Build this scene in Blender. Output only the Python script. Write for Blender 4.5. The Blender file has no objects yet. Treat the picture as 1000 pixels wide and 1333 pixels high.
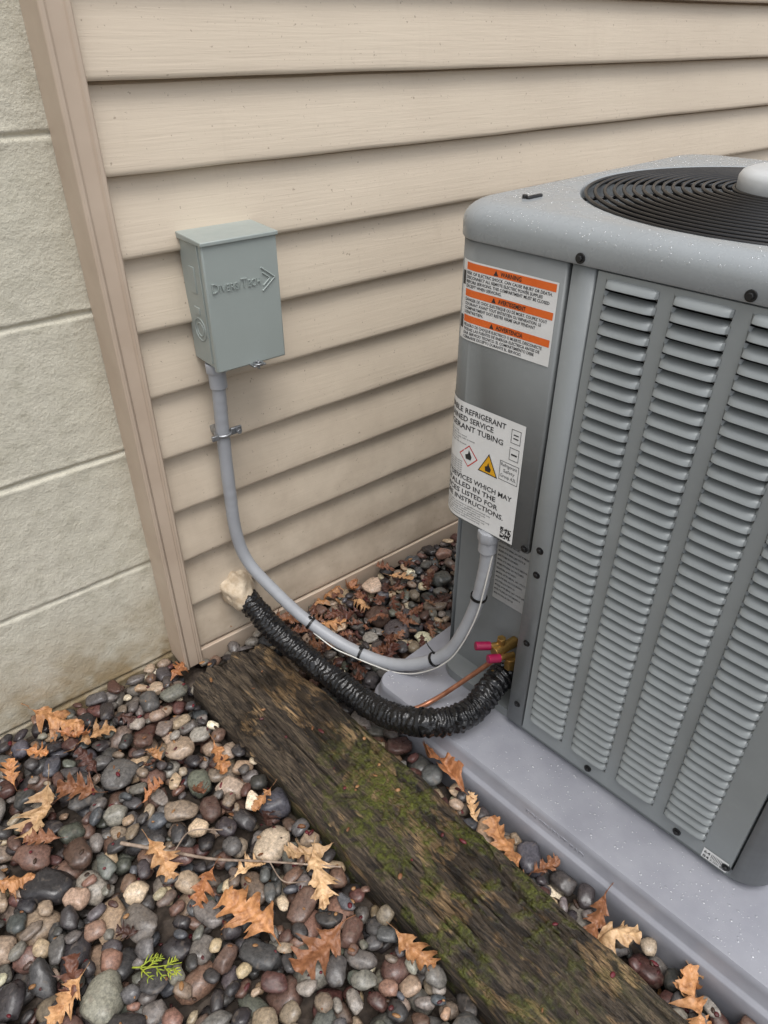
import bpy, bmesh, math, random
import numpy as np
from mathutils import Vector, Matrix, noise

random.seed(7); rng=np.random.default_rng(11)
scene=bpy.context.scene
COL=scene.collection

def lin(r,g,b):
    def f(c):
        c/=255.0
        return c/12.92 if c<=0.04045 else ((c+0.055)/1.055)**2.4
    return (f(r),f(g),f(b),1.0)

# ------------------------------------------------------------------ materials
def newmat(name):
    m=bpy.data.materials.new(name); m.use_nodes=True
    nt=m.node_tree
    return m,nt,nt.nodes['Principled BSDF']

def coords(nt,scale=(1,1,1),kind='Object'):
    tc=nt.nodes.new('ShaderNodeTexCoord'); mp=nt.nodes.new('ShaderNodeMapping')
    mp.inputs['Scale'].default_value=scale
    nt.links.new(tc.outputs[kind],mp.inputs['Vector'])
    return mp.outputs['Vector']
def tnoise(nt,vec,scale,detail=4,rough=0.6,dist=0.0):
    n=nt.nodes.new('ShaderNodeTexNoise'); n.inputs['Scale'].default_value=scale
    n.inputs['Detail'].default_value=min(detail,3.6); n.inputs['Roughness'].default_value=rough
    n.inputs['Distortion'].default_value=dist
    nt.links.new(vec,n.inputs['Vector']); return n.outputs['Fac']
def ramp(nt,fac,stops):
    r=nt.nodes.new('ShaderNodeValToRGB'); e=r.color_ramp.elements
    while len(e)<len(stops): e.new(0.5)
    for el,(p,c) in zip(e,stops):
        el.position=p; el.color=c if len(c)==4 else (*c,1)
    nt.links.new(fac,r.inputs['Fac']); return r.outputs['Color']
def mix(nt,fac,a,b,mode='MIX'):
    m=nt.nodes.new('ShaderNodeMix'); m.data_type='RGBA'; m.blend_type=mode
    ins=[m.inputs[0],m.inputs[6],m.inputs[7]]
    for s,v in zip(ins,(fac,a,b)):
        if isinstance(v,(int,float)): s.default_value=v
        elif isinstance(v,tuple): s.default_value=v
        else: nt.links.new(v,s)
    return m.outputs[2]
def mul(nt,a,b):
    m=nt.nodes.new('ShaderNodeMath'); m.operation='MULTIPLY'
    for s,v in zip(m.inputs,(a,b)):
        if isinstance(v,(int,float)): s.default_value=v
        else: nt.links.new(v,s)
    return m.outputs[0]
def maprange(nt,fac,a,b,c,d):
    m=nt.nodes.new('ShaderNodeMapRange')
    nt.links.new(fac,m.inputs[0])
    for i,v in enumerate((a,b,c,d)): m.inputs[i+1].default_value=v
    return m.outputs[0]
def bump(nt,bsdf,h,strength,dist,prev=None):
    b=nt.nodes.new('ShaderNodeBump'); b.inputs['Strength'].default_value=strength
    b.inputs['Distance'].default_value=dist
    nt.links.new(h,b.inputs['Height'])
    if prev is not None: nt.links.new(prev,b.inputs['Normal'])
    nt.links.new(b.outputs['Normal'],bsdf.inputs['Normal']); return b.outputs['Normal']

def simple(name,c1,c2=None,scale=20,rough=(0.4,0.55),metal=0.0,bs=0.1,bd=0.001,bscale=200,spec=0.5):
    m,nt,b=newmat(name)
    v=coords(nt)
    n=tnoise(nt,v,scale)
    c2=c2 or tuple(x*0.85 for x in c1[:3])+(1,)
    nt.links.new(ramp(nt,n,[(0.35,c1),(0.65,c2)]),b.inputs['Base Color'])
    nt.links.new(maprange(nt,n,0.3,0.7,rough[0],rough[1]),b.inputs['Roughness'])
    b.inputs['Metallic'].default_value=metal
    b.inputs['Specular IOR Level'].default_value=spec
    if bs>0: bump(nt,b,tnoise(nt,v,bscale,3),bs,bd)
    return m

def siding_mat():
    m,nt,b=newmat('vinyl_siding_beige')
    v=coords(nt,(1,1,1)); vg=coords(nt,(1.5,20,45))
    n=tnoise(nt,v,1.7,5); g=tnoise(nt,vg,5,5,0.65,0.4)
    c=ramp(nt,n,[(0.3,lin(211,197,177)),(0.7,lin(203,188,168))])
    c=mix(nt,maprange(nt,g,0.4,0.75,0,0.10),c,lin(162,145,125))
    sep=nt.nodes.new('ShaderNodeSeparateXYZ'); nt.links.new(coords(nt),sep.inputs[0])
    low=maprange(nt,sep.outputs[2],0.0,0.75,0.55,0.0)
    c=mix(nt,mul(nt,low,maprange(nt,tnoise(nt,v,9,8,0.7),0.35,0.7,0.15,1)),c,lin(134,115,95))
    sp=maprange(nt,tnoise(nt,v,140,2),0.69,0.73,0,0.5)
    c=mix(nt,sp,c,lin(116,97,78))
    st=tnoise(nt,coords(nt,(9,1,1.6)),4,4,0.7)
    c=mix(nt,maprange(nt,st,0.58,0.78,0,0.12),c,lin(158,142,122))
    nt.links.new(c,b.inputs['Base Color'])
    b.inputs['Roughness'].default_value=0.48
    p=bump(nt,b,g,0.4,0.0015)
    bump(nt,b,tnoise(nt,v,4,2),0.35,0.01,p)
    return m
def block_mat():
    m,nt,b=newmat('painted_concrete_block')
    v=coords(nt)
    n=tnoise(nt,v,22,5,0.7); big=tnoise(nt,v,1.8,3)
    c=ramp(nt,n,[(0.3,lin(198,193,177)),(0.5,lin(207,202,186)),(0.7,lin(190,185,168))])
    c=mix(nt,maprange(nt,big,0.4,0.7,0,0.35),c,lin(182,179,158))
    sep=nt.nodes.new('ShaderNodeSeparateXYZ'); nt.links.new(v,sep.inputs[0])
    low=maprange(nt,sep.outputs[2],0.0,0.22,0.95,0.0)
    c=mix(nt,mul(nt,low,maprange(nt,tnoise(nt,v,9,8,0.65),0.35,0.6,0.15,1)),c,lin(148,128,94))
    pits=tnoise(nt,v,150,4,0.7)
    c=mix(nt,maprange(nt,pits,0.60,0.70,0,0.4),c,lin(138,129,108))
    nt.links.new(c,b.inputs['Base Color']); b.inputs['Roughness'].default_value=0.75
    p=bump(nt,b,tnoise(nt,v,45,5,0.75),0.45,0.005)
    bump(nt,b,pits,0.6,0.0028,p)
    return m
def metal_mat(name,c,rough=0.38,var=0.9):
    m,nt,b=newmat(name); v=coords(nt)
    n=tnoise(nt,v,6,5)
    c2=tuple(x*var for x in c[:3])+(1,)
    col=ramp(nt,n,[(0.35,c),(0.65,c2)])
    dust=maprange(nt,tnoise(nt,v,60,5,0.7),0.55,0.75,0,0.10)
    col=mix(nt,dust,col,tuple(min(1,x*1.4) for x in c[:3])+(1,))
    nt.links.new(col,b.inputs['Base Color'])
    nt.links.new(maprange(nt,tnoise(nt,v,25,4),0.3,0.7,rough-0.08,rough+0.14),b.inputs['Roughness'])
    b.inputs['Metallic'].default_value=0.1
    bump(nt,b,tnoise(nt,v,450,2),0.08,0.0006)
    return m
def pebble_mat():
    m,nt,b=newmat('river_pebble'); v=coords(nt)
    a=nt.nodes.new('ShaderNodeAttribute'); a.attribute_name='Col'
    n=tnoise(nt,v,190,5,0.75); n2=tnoise(nt,v,45,3,0.6,1.2)
    c=mix(nt,maprange(nt,n,0.32,0.68,0,1),mix(nt,1.0,a.outputs['Color'],(0.55,0.55,0.55,1),'MULTIPLY'),mix(nt,1.0,a.outputs['Color'],(1.5,1.47,1.43,1),'MULTIPLY'))
    c=mix(nt,maprange(nt,n2,0.58,0.68,0,0.3),c,lin(134,120,106))
    nt.links.new(c,b.inputs['Base Color'])
    nt.links.new(maprange(nt,n2,0.35,0.65,0.2,0.52),b.inputs['Roughness'])
    bump(nt,b,n,0.28,0.0013)
    return m
def soil_mat():
    m,nt,b=newmat('damp_soil'); v=coords(nt)
    n=tnoise(nt,v,35,5,0.7)
    nt.links.new(ramp(nt,n,[(0.3,lin(48,40,35)),(0.5,lin(72,62,54)),(0.7,lin(102,90,80))]),b.inputs['Base Color'])
    b.inputs['Roughness'].default_value=0.8
    vo=nt.nodes.new('ShaderNodeTexVoronoi'); vo.inputs['Scale'].default_value=32
    nt.links.new(v,vo.inputs['Vector'])
    bump(nt,b,vo.outputs['Distance'],0.9,0.02); return m
def timber_mat():
    m,nt,b=newmat('weathered_timber')
    v=coords(nt)
    g=tnoise(nt,coords(nt,(22,2.2,22)),3.0,5,0.7,1.0); f=tnoise(nt,coords(nt,(90,9,90)),3,5,0.75,0.8); big=tnoise(nt,coords(nt,(7,3.0,7)),2.0,5,0.75,0.6)
    c=ramp(nt,g,[(0.30,lin(28,23,18)),(0.44,lin(64,53,42)),(0.55,lin(104,90,73)),(0.66,lin(74,62,49)),(0.78,lin(42,35,28))])
    c=mix(nt,maprange(nt,big,0.545,0.59,0,0.85),c,mix(nt,maprange(nt,f,0.35,0.65,0,1),lin(188,156,114),lin(98,78,54)))
    c=mix(nt,maprange(nt,f,0.50,0.61,0,0.85),c,lin(24,19,15))
    wet=tnoise(nt,coords(nt,(4,2.0,4)),2.3,3,0.7)
    c=mix(nt,maprange(nt,wet,0.47,0.57,0,0.75),c,mix(nt,1.0,c,(0.34,0.31,0.28,1),'MULTIPLY'))
    sep=nt.nodes.new('ShaderNodeSeparateXYZ'); nt.links.new(v,sep.inputs[0])
    r=nt.nodes.new('ShaderNodeValToRGB')
    e=r.color_ramp.elements; e[0].position=0.22; e[0].color=(0,0,0,1); e[1].position=0.36; e[1].color=(1,1,1,1)
    x=e.new(0.60); x.color=(0.9,0.9,0.9,1); x=e.new(0.76); x.color=(0.1,0.1,0.1,1)
    nt.links.new(maprange(nt,sep.outputs[1],0,-1.3,0,1),r.inputs['Fac'])
    mo=tnoise(nt,coords(nt,(1.2,0.8,1)),9,5,0.85,0.3); mf=tnoise(nt,v,70,4,0.7)
    mk=mul(nt,mul(nt,maprange(nt,mo,0.485,0.57,0,1),r.outputs['Color']),maprange(nt,mf,0.38,0.56,0.12,1))
    moss=mix(nt,tnoise(nt,v,150,3),lin(50,56,18),lin(116,120,42))
    c=mix(nt,mk,c,moss)
    nt.links.new(c,b.inputs['Base Color'])
    nt.links.new(maprange(nt,wet,0.45,0.62,0.8,0.4),b.inputs['Roughness'])
    p=bump(nt,b,f,1.0,0.008)
    p=bump(nt,b,g,0.8,0.012,p)
    bump(nt,b,mul(nt,mk,mf),0.9,0.01,p)
    return m
def leaf_mat():
    m,nt,b=newmat('dry_leaf'); v=coords(nt)
    a=nt.nodes.new('ShaderNodeAttribute'); a.attribute_name='Col'
    n=tnoise(nt,v,75,5,0.7)
    c=mix(nt,maprange(nt,n,0.44,0.68,0,0.85),a.outputs['Color'],mix(nt,1.0,a.outputs['Color'],(0.42,0.33,0.27,1),'MULTIPLY'))
    nt.links.new(c,b.inputs['Base Color']); b.inputs['Roughness'].default_value=0.48
    bump(nt,b,n,0.6,0.003); return m
def drop_mat():
    m,nt,b=newmat('water_drop')
    out=nt.nodes['Material Output']
    gl=nt.nodes.new('ShaderNodeBsdfGlossy'); gl.inputs['Roughness'].default_value=0.12
    v=coords(nt); nt.links.new(ramp(nt,tnoise(nt,v,5),[(0,(0.9,0.92,0.95)),(1,(1,1,1))]),gl.inputs['Color'])
    tr=nt.nodes.new('ShaderNodeBsdfTransparent')
    mx=nt.nodes.new('ShaderNodeMixShader'); mx.inputs[0].default_value=0.11
    nt.links.new(tr.outputs[0],mx.inputs[1]);nt.links.new(gl.outputs[0],mx.inputs[2])
    nt.links.new(mx.outputs[0],out.inputs['Surface']); nt.nodes.remove(b)
    return m

M_SID=siding_mat(); M_BLK=block_mat(); M_TRIM=simple('beige_trim',lin(196,178,159),lin(184,165,146),6,(0.45,0.6),bscale=60)
M_CAB=metal_mat('gray_cabinet_paint',lin(134,138,139),0.36)
M_COV=metal_mat('gray_cover_paint',lin(124,127,127),0.36)
M_CAP=metal_mat('wet_cap_paint',lin(154,159,162),0.24,0.95)
M_LOUV=metal_mat('louver_paint',lin(146,151,152),0.38)
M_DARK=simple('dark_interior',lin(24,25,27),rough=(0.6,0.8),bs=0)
M_PAD=simple('composite_pad',lin(150,151,158),lin(134,135,143),9,(0.26,0.5),bs=0.25,bscale=350,bd=0.001)
M_BLACK=simple('black_wire_coating',lin(22,22,24),rough=(0.3,0.42),bs=0)
M_SCREW=simple('black_screw',lin(25,25,26),rough=(0.35,0.5),bs=0)
M_HUB=simple('light_gray_plastic',lin(196,199,200),rough=(0.3,0.4),bs=0)
M_BOX=metal_mat('gray_enamel',lin(158,166,162),0.42,0.95)
M_COND=simple('gray_pvc',lin(160,162,166),lin(150,152,156),12,(0.35,0.5),bs=0.05)
M_ZINC=simple('zinc_metal',lin(180,182,184),lin(130,132,135),60,(0.25,0.4),metal=0.8,bs=0.1)
M_FOAMB=simple('black_wrap_film',lin(16,16,17),lin(26,26,28),60,(0.16,0.32),bs=0.6,bd=0.005,bscale=70)
M_TIE=simple('black_nylon',lin(14,14,15),rough=(0.35,0.45),bs=0)
M_WHITEW=simple('white_wire',lin(215,212,205),rough=(0.4,0.5),bs=0)
M_COPPER=simple('copper_tube',lin(184,128,100),lin(150,98,74),40,(0.3,0.45),metal=0.6,bs=0)
M_BRASS=simple('brass',lin(178,146,84),lin(140,106,60),60,(0.3,0.45),metal=0.8,bs=0)
M_PINK=simple('magenta_cap',lin(150,18,66),lin(130,12,58),40,(0.3,0.4),bs=0)
M_EXPF=simple('cream_sealant',lin(212,196,172),lin(180,160,134),45,(0.7,0.85),bs=0.6,bd=0.006,bscale=60)
M_PAPER=simple('label_paper',lin(228,228,227),lin(222,222,220),30,(0.35,0.45),bs=0)
M_ORANGE=simple('label_orange',lin(228,106,36),lin(222,100,30),30,(0.35,0.45),bs=0)
M_INK=simple('label_ink',lin(40,40,42),rough=(0.4,0.5),bs=0)
M_RED=simple('label_red',lin(200,44,38),rough=(0.4,0.5),bs=0)
M_YEL=simple('label_yellow',lin(236,176,36),rough=(0.4,0.5),bs=0)
M_PEB=pebble_mat(); M_SOIL=soil_mat(); M_TIM=timber_mat(); M_LEAF=leaf_mat(); M_DROP=drop_mat()
M_TWIG=simple('twig_bark',lin(160,142,126),lin(112,94,80),60,(0.6,0.8),bs=0.4,bscale=120)
M_SPRIG=simple('cedar_green',lin(172,178,60),lin(130,146,46),60,(0.45,0.6),bs=0)

# ------------------------------------------------------------------ mesh helpers
def empty(name,loc=(0,0,0),rz=0):
    o=bpy.data.objects.new(name,None); COL.objects.link(o); o.location=loc; o.rotation_euler=(0,0,rz); return o
def obj(name,verts,faces,mat,parent=None,smooth=False,mats=None,mi=None,auto=None):
    me=bpy.data.meshes.new(name); me.from_pydata([tuple(v) for v in verts],[],faces)
    for m_ in (mats or [mat]): me.materials.append(m_)
    if mi is not None: me.polygons.foreach_set('material_index',mi)
    if smooth: me.polygons.foreach_set('use_smooth',[True]*len(me.polygons))
    me.update()
    o=bpy.data.objects.new(name,me); COL.objects.link(o)
    if parent: o.parent=parent
    if auto is not None:
        try: me.set_sharp_from_angle(angle=math.radians(auto))
        except Exception: pass
    return o
def recalc(o):
    bm=bmesh.new(); bm.from_mesh(o.data); bmesh.ops.recalc_face_normals(bm,faces=bm.faces); bm.to_mesh(o.data); bm.free()
def fin(o,bev=None,seg=2,solid=None,off=-1):
    if solid:
        m=o.modifiers.new('s','SOLIDIFY'); m.thickness=solid; m.offset=off
    if bev:
        m=o.modifiers.new('b','BEVEL'); m.width=bev; m.segments=seg; m.limit_method='ANGLE'; m.angle_limit=math.radians(35)
    return o
def box(name,x0,x1,y0,y1,z0,z1,mat,parent=None,bev=0.002,seg=2):
    v=[(x,y,z) for x in (x0,x1) for y in (y0,y1) for z in (z0,z1)]
    f=[(0,1,3,2),(4,6,7,5),(0,4,5,1),(2,3,7,6),(0,2,6,4),(1,5,7,3)]
    o=obj(name,v,f,mat,parent,smooth=True,auto=35); 
    if bev: fin(o,bev,seg)
    return o
def catmull(P,n):
    P=[Vector(p) for p in P]; Q=[2*P[0]-P[1]]+P+[2*P[-1]-P[-2]]; out=[]
    for i in range(1,len(Q)-2):
        for k in range(n):
            t=k/n; a,b,c,d=Q[i-1:i+3]
            out.append(0.5*((2*b)+(c-a)*t+(2*a-5*b+4*c-d)*t*t+(3*b-a-3*c+d)*t**3))
    out.append(P[-1]); return out
def tube(name,P,r,mat,parent=None,n=12,seg=12,rf=None,caps=True,raw=False):
    pts=catmull(P,n) if n>1 else [Vector(p) for p in P]
    t=(pts[1]-pts[0]).normalized(); up=Vector((0,0,1)) if abs(t.z)<0.9 else Vector((1,0,0))
    nrm=t.cross(up).normalized(); V=[];F=[]; L=0
    for i,p in enumerate(pts):
        tt=(pts[min(i+1,len(pts)-1)]-pts[max(i-1,0)]).normalized()
        nrm=(nrm-tt*nrm.dot(tt)).normalized(); bn=tt.cross(nrm)
        if i: L+=(p-pts[i-1]).length
        for k in range(seg):
            a=2*math.pi*k/seg; rr=r if rf is None else rf(L,a,i/(len(pts)-1))
            V.append(p+(nrm*math.cos(a)+bn*math.sin(a))*rr)
    for i in range(len(pts)-1):
        for k in range(seg):
            a=i*seg+k;b=i*seg+(k+1)%seg
            F.append((a,a+seg,b+seg,b))
    if caps:
        F.append(tuple(range(seg))); F.append(tuple(reversed(range((len(pts)-1)*seg,len(pts)*seg))))
    if raw: return V,F
    return obj(name,V,F,mat,parent,smooth=True,auto=60)
def cyl(name,a,b,r,mat,parent=None,seg=24,bev=0.001):
    o=tube(name,[a,b],r,mat,parent,n=1,seg=seg)
    recalc(o)
    if bev: fin(o,bev,2)
    return o
def ring(name,c,axis,R,r,mat,parent=None,seg=32,ms=8):
    c=Vector(c);ax=Vector(axis).normalized();u=ax.orthogonal().normalized();w=ax.cross(u);V=[];F=[]
    for i in range(seg):
        a=2*math.pi*i/seg;d=u*math.cos(a)+w*math.sin(a)
        for k in range(ms):
            b=2*math.pi*k/ms;V.append(c+d*(R+r*math.cos(b))+ax*r*math.sin(b))
    for i in range(seg):
        for k in range(ms):
            j=(i+1)%seg;l=(k+1)%ms;F.append((i*ms+k,j*ms+k,j*ms+l,i*ms+l))
    return obj(name,V,F,mat,parent,smooth=True)
def merge(parts):
    V=[];F=[]
    for v,f in parts:
        o=len(V);V+=list(v);F+=[tuple(i+o for i in q) for q in f]
    return V,F
def loft(rings,closed=True,capend=False,capstart=False):
    n=len(rings[0]);V=[p for r in rings for p in r];F=[]
    for i in range(len(rings)-1):
        for k in range(n if closed else n-1):
            j=(k+1)%n;F.append((i*n+k,i*n+j,(i+1)*n+j,(i+1)*n+k))
    if capend:F.append(tuple((len(rings)-1)*n+k for k in range(n)))
    if capstart:F.append(tuple(reversed(range(n))))
    return V,F
def rrect(x0,x1,y0,y1,R,z,n=8,sub=8):
    pts=[];cs=[(x1-R,y1-R,0),(x0+R,y1-R,90),(x0+R,y0+R,180),(x1-R,y0+R,270)]
    arcs=[]
    for cx,cy,a0 in cs:
        arcs.append([(cx+R*math.cos(math.radians(a0+90*i/n)),cy+R*math.sin(math.radians(a0+90*i/n))) for i in range(n+1)])
    for i in range(4):
        pts+=arcs[i]; a=arcs[i][-1]; b=arcs[(i+1)%4][0]
        for k in range(1,sub): pts.append((a[0]+(b[0]-a[0])*k/sub,a[1]+(b[1]-a[1])*k/sub))
    return [(x,y,z) for x,y in pts]

def text_mesh(body,size=1.0,extrude=0.0,width=None,bold=0.0):
    cu=bpy.data.curves.new('t','FONT'); cu.body=body; cu.size=size; cu.extrude=extrude; cu.resolution_u=2
    cu.align_x='LEFT'; cu.offset=bold*size
    o=bpy.data.objects.new('t',cu); COL.objects.link(o); bpy.context.view_layer.update()
    dg=bpy.context.evaluated_depsgraph_get(); me=bpy.data.meshes.new_from_object(o.evaluated_get(dg))
    V=[tuple(v.co) for v in me.vertices];F=[tuple(p.vertices) for p in me.polygons]
    bpy.data.objects.remove(o); bpy.data.curves.remove(cu); bpy.data.meshes.remove(me)
    if V and width:
        mx=max(v[0] for v in V);mn=min(v[0] for v in V);k=width/(mx-mn)
        V=[((v[0]-mn)*k,v[1],v[2]) for v in V]
    return V,F

# ================================================================== WALLS
D=1.2
sid_x0,sid_x1=0.405,4.6
pitch=0.1242; z0=0.026
prof=[]
ncourse=21
for k in range(ncourse):
    zb=z0+k*pitch
    yl=D-0.020
    prof+=[(D+0.010,zb+0.007),(yl+0.009,zb-0.0005),(yl+0.003,zb-0.001),(yl+0.0006,zb+0.0015),(yl,zb+0.006),(yl+0.0012,zb+0.014),(yl+0.009,zb+0.07),(D+0.0025,zb+pitch-0.006),(D+0.010,zb+pitch-0.002)]
nx=110
V=[];F=[];P=len(prof)
for i in range(nx+1):
    x=sid_x0+(sid_x1-sid_x0)*(i/nx)**1.3
    for (y,z) in prof:
        k=int((z-z0+0.002)/pitch)
        w=0.0022*noise.noise(Vector((x*1.3,k*7.3,0)))+0.0014*noise.noise(Vector((x*5,k*3.1,2)))
        V.append((x,y+w,z+w*0.8))
for i in range(nx):
    for j in range(P-1):
        a=i*P+j;F.append((a,a+P,a+P+1,a+1))
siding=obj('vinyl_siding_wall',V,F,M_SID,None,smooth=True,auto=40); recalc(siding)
box('starter_strip',0.405,4.6,D-0.025,D+0.02,-0.03,0.022,M_TRIM,siding,0.002)
box('wall_sheathing',0.395,4.6,D+0.016,D+0.2,-0.05,2.66,M_TRIM,siding,0)
def ext(name,profile,za,zb,mat,parent,auto=35):
    n=len(profile);V=[(x,y,za) for x,y in profile]+[(x,y,zb) for x,y in profile]
    F=[(i,(i+1)%n,(i+1)%n+n,i+n) for i in range(n)]+[tuple(reversed(range(n))),tuple(range(n,2*n))]
    o=obj(name,V,F,mat,parent,smooth=True,auto=auto);recalc(o);return o
ct=ext('corner_trim',[(0.366,D+0.045),(0.366,D-0.030),(0.369,D-0.033),(0.374,D-0.033),(0.377,D-0.029),(0.400,D-0.029),(0.403,D-0.033),(0.409,D-0.033),(0.411,D-0.030),(0.411,D+0.02),(0.398,D+0.02),(0.398,D+0.045)],-0.01,2.66,M_TRIM,siding)
fin(ct,0.0012,2)
for (x,z) in ((1.155,1.047),):
    kk=(z-z0)/pitch%1
    y=D-0.020+0.019*kk-0.0012
    cyl('nail_head',(x,y+0.004,z),(x,y,z),0.0028,M_SCREW,siding,seg=10,bev=0)
YB=D+0.045
blk=empty('concrete_block_wall')
jz=[-0.30,-0.012,0.260,0.530,0.804,1.075,1.347,1.62,1.89,2.16,2.43,2.66]
xs=np.linspace(-3.6,-0.4,160).tolist()[:-1]+np.linspace(-0.4,0.40,260).tolist()
zs=[]
for i in range(len(jz)-1):
    a,b=jz[i],jz[i+1]
    zs+= [a-0.0,a+0.002,a+0.004,a+0.006,a+0.009,a+0.013]+list(np.linspace(a+0.02,b-0.02,20))+[b-0.013,b-0.009,b-0.006,b-0.004,b-0.002]
zs.append(jz[-1])
V=[];F=[]
offs=[0.0,0.04,0.0,0.04,0.0,0.04,0.0,0.04,0.0,0.04,0.0]
for iz,z in enumerate(zs):
    row=max(i for i in range(len(jz)-1) if z>=jz[i]-1e-6)
    dz=min(abs(z-j) for j in jz)
    for x in xs:
        xo=(x+0.10+offs[row]+20*0.54)%0.54; dx=min(xo,0.54-xo)
        wz=0.0022*noise.noise(Vector((x*12,z*3,0)))
        q=min(dz+wz,dx+0.001)
        dep=0.0065*max(0,1-max(0,q)/0.0065)**1.0
        dep*=0.75+0.9*noise.noise(Vector((x*11,z*14,5)))
        dep-=0.0020*math.exp(-((q-0.009)/0.003)**2)*max(0,0.5+noise.noise(Vector((x*9,z*9,8))))
        r=0.0010*noise.noise(Vector((x*6,z*6,1)))+0.0014*noise.noise(Vector((x*38,z*38,1)))+0.003*noise.noise(Vector((row*3.1,int((x+0.1+offs[row]+10.8)/0.54)*2.7,0)))
        V.append((x,YB+dep-r,z))
n=len(xs)
for i in range(len(zs)-1):
    for j in range(n-1):
        a=i*n+j;F.append((a,a+1,a+1+n,a+n))
obj('block_face',V,F,M_BLK,blk,smooth=True)
box('block_core',-3.6,0.394,YB+0.02,YB+0.2,-0.3,2.66,M_BLK,blk,0)

# ================================================================== AC UNIT
RZ=math.radians(5)
O0=Vector((0.752,0.815,0))
SH=0.045
O=O0+Vector((math.sin(RZ),-math.cos(RZ),0))*SH
AC=empty('air_conditioner_condenser',O,RZ)
W=0.70; R=0.050; ZP=0.07
P0=0.240; P1=0.645
def arc(cx,cy,R,a0,a1,n=10):
    return [(cx+R*math.cos(math.radians(a0+(a1-a0)*i/n)),cy+R*math.sin(math.radians(a0+(a1-a0)*i/n))) for i in range(n+1)]
def strip(name,path,za,zb,mat,th=0.0016):
    rings=[[(x,y,za+(zb-za)*k) for x,y in path] for k in range(2)]
    V,F=loft(rings,closed=False)
    o=obj(name,V,F,mat,AC,smooth=True,auto=30); return fin(o,None,solid=th,off=0)
V,F=loft([rrect(0.008,W-0.008,-W+0.008,-0.008,0.05,z) for z in (ZP+0.001,0.092)],capend=True,capstart=True)
o=obj('base_pan',V,F,M_CAB,AC,smooth=True,auto=40);recalc(o)
core=[(0.024,-P0+0.025),(0.024,-W+0.024),(W-0.024,-W+0.024),(W-0.024,-0.012),(0.055,-0.012),(0.055,-P0+0.025)]
V,F=loft([[(x,y,z) for x,y in core] for z in (0.09,0.95)])
o=obj('inner_liner',V,F,M_CAB,AC,smooth=True,auto=30);recalc(o)
zb,zt=0.088,0.957
CF=P0-0.042
path=[(0.012,-CF),(-0.002,-CF),(-0.003,-CF+0.003),(-0.003,-0.12),(-0.003,-R)]+[(x,y) for x,y in arc(R,-R,R+0.003,180,90,12)]+[(P0-0.002,0.003)]
strip('control_cover',path,0.486,zt,M_COV)
up=[(0.06,-CF),(-0.001,-CF),(-0.001,-R)]+arc(R,-R,R+0.001,180,90,8)+[(0.06,-0.0)]
o=obj('cover_bottom',[(x,y,0.4885) for x,y in up],[tuple(range(len(up)))],M_COV,AC); fin(o,solid=0.002)
strip('corner_post_a',[(0.055,-CF-0.006),(0.0,-CF-0.006),(-0.002,-CF-0.0075),(-0.002,-P0+0.0035),(0.0,-P0+0.002),(0.02,-P0+0.002)],zb,zt,M_CAB)
strip('corner_post_b',[(0.02,-P1-0.003),(0,-P1-0.0035)]+arc(R,-W+R,R,180,270)[1:]+[(P0-0.002,-W),(P0-0.0015,-W+0.02)],zb,zt,M_CAB)
strip('corner_post_c',[(P1+0.003,-W+0.02),(P1+0.0035,-W)]+arc(W-R,-W+R,R,270,360)[1:]+[(W,-W+P0-0.002),(W-0.02,-W+P0-0.0015)],zb,zt,M_CAB)
strip('corner_post_d',[(W-0.02,-W+P1+0.003),(W,-W+P1+0.0035)]+arc(W-R,-R,R,0,90)[1:]+[(P0-0.0005,0)],zb,zt,M_CAB)
strip('back_lower_panel',[(0.055,-0.003),(P0-0.0005,-0.003)],zb,0.486,M_CAB)
cols=[(0.255,0.326),(0.345,0.416),(0.436,0.507),(0.526,0.597)]
fs=[P0+0.0002,P0+0.0018]
for a,b in cols:
    fs+=[a-0.0006]; 
    for i in range(15):
        t=i/14; u=(math.sin((t-0.5)*math.pi)+1)/2*0.6+t*0.4
        fs.append(a+(b-a)*u)
    fs+=[b+0.0006]
fs+=[P1-0.0016,P1]
NR=43; lz0,lz1=0.122,0.948; lp=(lz1-lz0)/NR
vprof=[(0.0,0.0),(0.10,0.0030),(0.25,0.0062),(0.42,0.0082),(0.52,0.0088),(0.555,0.0080),(0.57,0.0045),(0.59,-0.010),(0.68,-0.018),(0.86,-0.018),(0.93,-0.008)]
zlist=[(0.0885,None,0),(0.0900,None,0),(lz0-0.0006,None,0)]
for r in range(NR):
    ztop=lz0+(r+1)*lp
    zlist+=sorted([(ztop-v*lp,h,v) for v,h in vprof],key=lambda t:t[0])
zlist+=[(lz1+0.0008,None,0),(0.9545,None,0),(0.9560,None,0)]
V=[];n=len(fs);mi=[]
for iz,(z,h,v) in enumerate(zlist):
    for jf,f in enumerate(fs):
        x=-0.0022; zz_=z
        if jf in (0,n-1) or iz in (0,len(zlist)-1): x=0.004
        elif h is not None:
            for a,b in cols:
                if a-1e-6<=f<=b+1e-6:
                    u=2*(f-a)/(b-a)-1
                    e=max(0,1-abs(u)**7)**0.5
                    if h>0: x-=h*e
                    else:
                        ee=max(0,1-abs(u)**14)**0.5
                        zc=z+(v-0.74)*lp
                        zz_=zc-(v-0.74)*lp*(0.15+0.85*ee)
                        x-=h*ee
                    break
        V.append((x,-f,zz_))
F=[]
for i in range(len(zlist)-1):
    for j in range(n-1):
        a=i*n+j;F.append((a,a+n,a+n+1,a+1))
        h1=zlist[i][1];h2=zlist[i+1][1]
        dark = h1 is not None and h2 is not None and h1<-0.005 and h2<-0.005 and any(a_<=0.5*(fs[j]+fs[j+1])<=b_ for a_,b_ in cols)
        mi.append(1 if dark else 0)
lou=obj('louver_panel',V,F,None,AC,smooth=True,mats=[M_LOUV,M_DARK],mi=mi,auto=38)
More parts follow.
